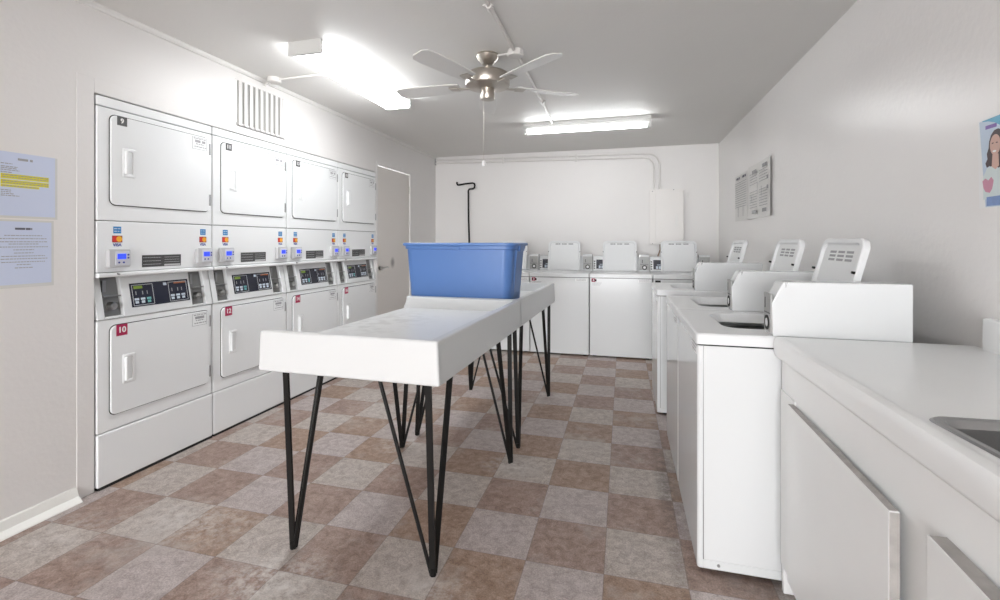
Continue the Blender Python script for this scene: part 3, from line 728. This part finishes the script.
# ------------------------------------------------------------------ ceiling fan
r = empty('ceiling_fan', (-.851, 2.955, HC))
B().lathe([(.072, 0), (.074, -.012), (.066, -.030), (.046, -.050), (.036, -.064), (.018, -.068)], n=32).build('canopy', 'nickel', r)
B().cyl((0, 0, -.060), (0, 0, -.125), .012).build('downrod', 'nickel', r)
B().lathe([(.03, -.112), (.06, -.118), (.128, -.122), (.142, -.132), (.145, -.140), (.145, -.196), (.140, -.206), (.110, -.214), (.050, -.220), (.045, -.222)], n=40).build('motor_housing', 'nickel', r)
B().lathe([(.044, -.216), (.046, -.222), (.046, -.284), (.043, -.290), (.012, -.293)], n=28).build('switch_housing', 'nickel', r)
for k in range(5):
    a0 = math.radians(34 + 72 * k)
    ir = B(); ir.bar((.08, 0, -.212), (.21, 0, -.205), .030, .005, (0, 1, 0)); ir.bar((.20, 0, -.205), (.26, 0, -.203), .075, .004, (0, 1, 0))
    bl = B()
    pts = [(.19, -.050), (.30, -.060), (.56, -.066), (.62, -.060), (.645, -.035), (.645, .035), (.62, .060), (.56, .066), (.30, .060), (.19, .050)]
    pitch = math.radians(11)
    bl.loft([[(x, y * math.cos(pitch), -.200 + y * math.sin(pitch) + dz) for x, y in pts] for dz in (0, .007)])
    blade = bl.build('blade', 'blade', r, .002); blade.rotation_euler = (0, 0, a0)
    ir.build('blade_bracket', 'nickel', blade, .001)
ch = B(); ch.tube([(.0, -.040, -.250), (-.006, -.052, -.262), (-.010, -.054, -.30), (-.010, -.054, -.700)], .0009, 6)
ch = ch.build('pull_chain', 'nickel', r)
B().lathe([(.004, -.695), (.010, -.702), (.013, -.716), (.009, -.730), (.003, -.734)], (-.010, -.054, 0), 12).build('chain_knob', 'white', ch)
tag(r, 'brushed nickel ceiling fan with pull chain hanging over the tables', 'ceiling fan')

# ------------------------------------------------------------------ conduits and boxes
def arc(c, r0, a0, a1, u, v, n=8):
    u, v = Vector(u), Vector(v); return [Vector(c) + r0 * (math.cos(a0 + (a1 - a0) * k / n) * u + math.sin(a0 + (a1 - a0) * k / n) * v) for k in range(n + 1)]
r = empty('ceiling_conduit', (-.66, 2.93, HC))
b = B(); b.tube([(0, -1.7, -.014), (0, -.045, -.014)], .011); b.tube([(0, .045, -.014), (-.010, .9, -.014), (-.03, 1.80, -.014)], .011); b.build('pipe', 'conduit', r)
b = B(); b.lathe([(.052, 0), (.052, -.034), (.048, -.038), (.01, -.038)], n=8); b.build('junction_box', 'conduit', r, .002)
b = B(); b.tube([(-.045, 0, -.016), (-.12, .012, -.016)], .008); b.build('fan_feed', 'conduit', r)
for y in (1.10, -.60):
    b = B(); b.cyl((-.010 if y > 0 else 0, y - .025, -.014), (-.012 if y > 0 else 0, y + .025, -.014), .017, n=12); b.box(-.035, .02, y - .008, y + .008, -.008, 0); b.build('strap', 'conduit', r)
tag(r, 'painted ceiling conduit with junction box, running past the fan to the strip light', 'conduit')

r = empty('ceiling_conduit', (-2.50, 2.96, HC))
b = B(); b.tube([(.03, 0, -.012), (.53, .0, -.012)], .008); b.build('pipe', 'conduit', r)
b = B(); b.lathe([(.048, 0), (.048, -.030), (.042, -.036), (.01, -.036)], n=20); b.build('junction_box', 'conduit', r)
b = B(); b.tube([(-.04, 0, -.03), (-.07, -.0, -.036), (-.085, .0, -.05)], .009); b.build('wall_elbow', 'conduit', r)
tag(r, 'short painted conduit and round box feeding the light beside the dryers', 'conduit')

r = empty('wall_conduit', (0, YB, 0))
def run(z0, z1, xb, rb, ztop_box):
    # straight, bend, down
    p = [(XL + .01, -.016, z0), (xb - rb, -.016, z1)] + arc((xb - rb, -.016, z1 - rb), rb, PI / 2, 0, (1, 0, 0), (0, 0, 1))[1:] + [(xb, -.016, ztop_box)]
    return p
b = B(); b.tube(run(2.448, 2.402, .445, .15, 1.945), .0125); b.build('pipe', 'conduit', r)
b = B(); b.tube(run(2.400, 2.355, .378, .12, 1.945), .0125); b.build('pipe', 'conduit', r)
b = B(); b.box(XL + .002, XL + .014, -.034, -.002, 2.375, 2.470); b.build('corner_fitting', 'hinge', r)
for x in (-1.6, -.6):
    b = B(); b.box(x - .012, x + .012, -.030, 0, 2.425 - (x - XL) * .0165 - .05, 2.425 - (x - XL) * .0165 + .045); b.build('strap', 'conduit', r, .002)
tag(r, 'pair of painted conduits high on the back wall, bending down to the electrical box', 'conduit')

r = empty('electrical_box', (.525, YB, 1.59))
b = B(); b.box(-.195, .190, -.085, 0, -.335, .335); b.build('box', 'box', r, .003)
b = B(); b.box(-.205, .200, -.092, -.085, -.345, .345); b.build('cover_flange', 'box', r, .002)
b = B(); b.box(-.135, .195, -.100, -.092, -.325, .325); d = b.build('panel_door', 'box', r, .004)
b = B(); b.box(.10, .125, -.104, -.100, -.12, .03); b.build('door_latch', 'trim', d, .002)
for x, z in ((-.17, .32), (.08, .335), (-.17, -.335)): B().cyl((x, -.098, z), (x, -.092, z), .006, n=10).build('cover_screw', 'hinge', r)
tag(r, 'painted steel electrical panel box mounted on the back wall', 'electrical box')
for x, lab in ((-.035, 'brown power cord hanging from the electrical box, left of the pair'), (.045, 'brown power cord hanging from the electrical box, right of the pair')):
    b = B(); b.tube([(x + .02, 0, 0.01), (x + .022, .0, -.06), (x - .006, .0, -.14), (x - .01, .0, -.30)], .008)
    o = b.build('power_cord', 'cable'); o.location = (.465, YB - .035, 1.24); tag(o, lab, 'cord', 'cords under the electrical box')

# bent black rod by the back wall
r = B()
z = [(-2.262, 2.122), (-2.264, 2.10), (-2.255, 2.082), (-2.235, 2.078), (-2.14, 2.092), (-2.03, 2.100), (-2.008, 2.092), (-2.000, 2.065), (-2.004, 2.035), (-2.025, 2.020), (-2.055, 2.019), (-2.083, 2.014), (-2.095, 1.995), (-2.092, 1.6), (-2.07, .9), (-2.06, .0)]
P = [(x, YB - .04 if i < 12 else YB - .04, zz) for i, (x, zz) in enumerate(z)]
r.tube(P, .012, 10)
o = r.build('bent_rod', 'black'); tag(o, 'tall black rod with a kinked top standing against the back wall', 'rod')

# wall vent
r = empty('wall_vent', (XL, 2.946, 2.25))
b = B(); b.box(0, .004, -.245, .245, -.166, -.155); b.box(0, .004, -.245, .245, .155, .166); b.box(0, .004, -.245, -.228, -.155, .155); b.box(0, .004, .228, .245, -.155, .155)
b.build('frame', 'wall', r, .002)
B().box(.0005, .002, -.228, .228, -.155, .155).build('duct_opening', 'duct', r)  # grey sheet, duct shade painted into its colour
for k in range(9):
    y = -.206 + k * .0515
    b = B(); b.bar((.007, y, -.154), (.007, y, .154), .040, .0025, (-.28, 1, 0)); b.build('louver', 'wall', r)
tag(r, 'painted vent with vertical louvers high on the left wall above the dryers', 'vent')

# ------------------------------------------------------------------ notices
def sheet(name, y0, y1, z0, z1, m, x, bend=.0, sgn=1, th=.0008, curl=None):
    """paper on a side wall; sgn=+1 left wall (faces +x), -1 right wall"""
    b = B(); n = 8; lo = []
    for k in range(n + 1):
        t_ = k / n; y = y0 + (y1 - y0) * t_
        off = bend * (curl(t_) if curl else math.sin(PI * t_))
        lo.append([(x + sgn * off, y, z0), (x + sgn * (off + th), y, z0), (x + sgn * (off + th), y, z1), (x + sgn * off, y, z1)])
    b.loft(lo)
    return b.build(name, m)
o = empty('wall_notice', (XL, 1.515, 1.530))
s_ = sheet('paper', -.108, .108, -.140, .140, 'paper_blue', .0012); s_.parent = o
b = B().box(.0004, .0011, -.110, .118, -.150, .140).build('clear_sleeve', 'plastic', o)
def put_l(bb, x): return lambda u0, u1, q0, q1: bb.box(x, x + .0004, u0, u1, q0, q1)
h = B(); h.box(.0021, .0024, -.045 - .05, .082, .022, .044); h.box(.0021, .0024, -.095, .082, -.002, .018); h.box(.0021, .0024, -.095, .045, -.014, -.004)
h.build('highlighted_lines', 'yellow', s_)
b = B()
words(b, put_l(b, .0022), -.035, .02, .112, .010)
for zz, a0, a1 in ((.088, -.095, -.055), (.075, -.095, -.035), (.068, -.095, -.04), (.06, -.095, -.03), (.050, -.095, -.055), (.038, -.09, .08), (.029, -.09, .08), (.012, -.09, .08), (.004, -.09, .08), (-.009, -.09, .04), (-.028, -.095, -.06), (-.036, -.095, -.06), (-.044, -.095, -.05), (-.052, -.095, -.03)):
    words(b, put_l(b, .0026), a0, a1, zz, .0035)
b.build('print', 'ink_grey', s_)
tag(o, 'bluish printed letter with yellow highlighted lines, upper of two on the left wall', 'notice', 'paper notices on the left wall')
o = empty('wall_notice', (XL, 1.508, 1.225))
s_ = sheet('paper', -.108, .100, -.140, .140, 'paper_blue', .0012); s_.parent = o
B().box(.0004, .0011, -.110, .110, -.155, .148).build('clear_sleeve', 'plastic', o)
b = B(); words(b, put_l(b, .0022), -.038, .025, .108, .009, gap=.12); b.build('heading', 'ink', s_)
b = B()
for zz, hw in ((.078, .07), (.064, .088), (.050, .088), (.040, .055), (.027, .092), (.014, .038), (0., .036), (-.014, .08), (-.026, .09), (-.040, .08), (-.052, .026), (-.066, .033)):
    words(b, put_l(b, .0022), -.006 - hw, -.006 + hw, zz, .0035)
b.build('print', 'ink_grey', s_)
tag(o, 'bluish printed page of centred lines without highlighting, lower of two on the left wall', 'notice', 'paper notices on the left wall')

# two pages on the right wall above the washers
curl = lambda t_: (t_ ** 3)
def put_r(bb, x): return lambda u0, u1, q0, q1: bb.box(x - .0005, x, u0, u1, q0, q1)
o = empty('wall_notice', (XR, 5.15, 1.718))
s_ = sheet('paper', -.27, .29, -.230, .232, 'paper', -.002, .012, -1, curl=lambda t_: (1 - t_) ** 2); s_.parent = o
b = B()
for a0, a1 in ((-.20, -.05), (.04, .2)): words(b, put_r(b, -.0150), a0, a1, .195, .022)
b.build('heading', 'ink', s_)
b = B()
for k in range(12): words(b, put_r(b, -.0150), -.22, .24, .15 - .022 * k, .0045)
for y in (-.10, .1): b.box(-.0155, -.0150, y, y + .012, -.19, -.09)
b.build('print', 'ink_grey', s_)
tag(o, 'pale page of small print, farther of two sheets above the right-hand washers', 'notice', 'curling sheets on the right wall')
o = empty('wall_notice', (XR, 4.51, 1.727))
s_ = sheet('paper', -.34, .34, -.240, .238, 'paper', -.003, .014, -1, curl=lambda t_: 4 * (t_ - .5) ** 2); s_.parent = o
b = B(); ex = -.0190
for a0, a1, zz in ((-.26, -.12, .185), (.06, .2, .17), (-.24, -.12, -.185), (.06, .2, -.185)): words(b, put_r(b, ex), a0, a1, zz, .030, gap=.1)
for a0, zz in ((-.29, .06), (-.29, -.02)): b.box(ex - .0005, ex, a0, a0 + .04, zz, zz + .03)
for y, q0, q1 in ((.02, -.04, .07), (-.1, -.06, .02), (.22, -.1, -.04)): b.box(ex - .0005, ex, y, y + .012, q0, q1)
b.build('heading', 'ink_grey', s_)
b = B()
for k in range(14):
    if k in (5, 6): continue
    words(b, put_r(b, ex), -.27, -.03, .155 - .023 * k, .005); words(b, put_r(b, ex), .03, .28, .155 - .023 * k, .005)
b.build('print', 'ink_grey', s_)
tag(o, 'curling sheet with bold headings and diagrams, nearer of two above the right-hand washers', 'notice', 'curling sheets on the right wall')

# picture poster
o = empty('poster', (XR, 1.70, 1.532))      # local y: + = far edge
def fl(name, pts, m, x0, x1):
    b = B(); b.prism(pts, 'x', -x0, -x1); return b.build(name, m, o)
def ell(cy, cz, ry, rz, n=24, a0=0, a1=2*PI): return [(cy + ry * math.cos(a0 + (a1 - a0) * k / n), cz + rz * math.sin(a0 + (a1 - a0) * k / n)) for k in range(n)]
fl('sheet', [(-.24, -.148), (.225, -.148), (.232, .142), (-.24, .160)], 'white', .0008, .0016)
fl('picture_ground', [(-.235, -.145), (.196, -.145), (.224, .136), (-.235, .155)], 'pale', .0016, .0020)
fl('cyan_band', [(-.235, .155), (-.235, .08), (.11, .085), (.135, .108), (.158, .122), (.185, .131), (.210, .134), (.210, .137)], 'sky_cyan', .0020, .0023)
b = B(); words(b, lambda u0, u1, q0, q1: b.box(-.0028, -.0022, u0, u1, q0, q1), .148, .196, .112, .012, gap=.1); b.build('poster_lettering', 'purple', o)
fl('hair', [(.128, .092), (.142, .099), (.158, .097), (.172, .084), (.180, .064), (.182, .044), (.190, .026), (.187, .010), (.196, -.004), (.190, -.018), (.178, -.014), (.166, -.022), (.150, -.02), (.134, -.034), (.120, -.028), (.106, -.034), (.100, -.01), (.108, .012), (.102, .036), (.110, .062), (.116, .082)], 'hair', .0020, .0024)
fl('blouse', [(.205, -.12), (.205, -.045), (.188, -.02), (.165, -.015), (.140, -.025), (.11, -.02), (.08, -.03), (.06, -.12)], 'shirt', .0023, .0027)
fl('neck', [(.165, .02), (.140, .02), (.138, -.018), (.152, -.028), (.168, -.018)], 'skin', .0027, .0029)
fl('face', ell(.153, .050, .022, .033), 'skin', .0029, .0032)
fl('smile', ell(.156, .030, .008, .0035, 12), 'white', .0032, .0034)
fl('eyes', [(.167, .057), (.160, .059), (.160, .055), (.167, .054)], 'hair', .0032, .0034)
fl('eyes', [(.150, .057), (.143, .058), (.143, .054), (.150, .054)], 'hair', .0032, .0034)
fl('basket', [(.208, -.060), (.196, -.052), (.182, -.060), (.170, -.050), (.160, -.062), (.166, -.088), (.176, -.100), (.194, -.096), (.204, -.082)], 'pink', .0027, .0030)
fl('picture_swirl', [(.02, .06), (.00, .02), (-.05, -.02), (-.12, -.03), (-.19, -.01), (-.22, .04), (-.15, .02), (-.09, .02), (-.03, .05)], 'sky_cyan', .0020, .0023)
fl('lower_band', [(.190, -.142), (.190, -.113), (-.235, -.108), (-.235, -.142)], 'poster_blue', .0027, .0030)
tag(o, 'colourful picture poster of a dark-haired woman in a white top, on the right wall', 'poster')

# ------------------------------------------------------------------ sky, added fill lamp, camera
W = bpy.data.worlds.new('daylight'); bpy.context.scene.world = W; W.use_nodes = True
bg = W.node_tree.nodes['Background']; bg.inputs[0].default_value = (.93, .96, 1.0, 1); bg.inputs[1].default_value = 2.3
ld = bpy.data.lights.new('added_doorway_fill', 'AREA'); ld.shape = 'RECTANGLE'; ld.size = 3.1; ld.size_y = 2.2; ld.energy = 95; ld.color = (.97, .98, 1.0)  # unseen area lamp added in the opening as room fill
lo = bpy.data.objects.new('added_doorway_fill', ld); C.objects.link(lo); lo.location = (-.72, YF + .02, 1.15); lo.rotation_euler = (PI / 2, 0, 0)

cam = bpy.data.cameras.new('camera'); co = bpy.data.objects.new('camera', cam); C.objects.link(co)
co.location = (0, 0, 1.2734); co.rotation_euler = (PI / 2, 0, .2623)
cam.sensor_fit = 'HORIZONTAL'; cam.sensor_width = 36; cam.lens = 36 * 472.9 / 1000
cam.shift_x = -(496.2 - 500) / 1000; cam.shift_y = (242.15 - 300) / 1000
cam.clip_start = .02
S = bpy.context.scene; S.camera = co
S.view_settings.view_transform = 'Standard'; S.view_settings.look = 'None'; S.view_settings.gamma = 1; S.view_settings.exposure = 1.84
try: S.view_settings.use_curve_mapping = False
except Exception: pass
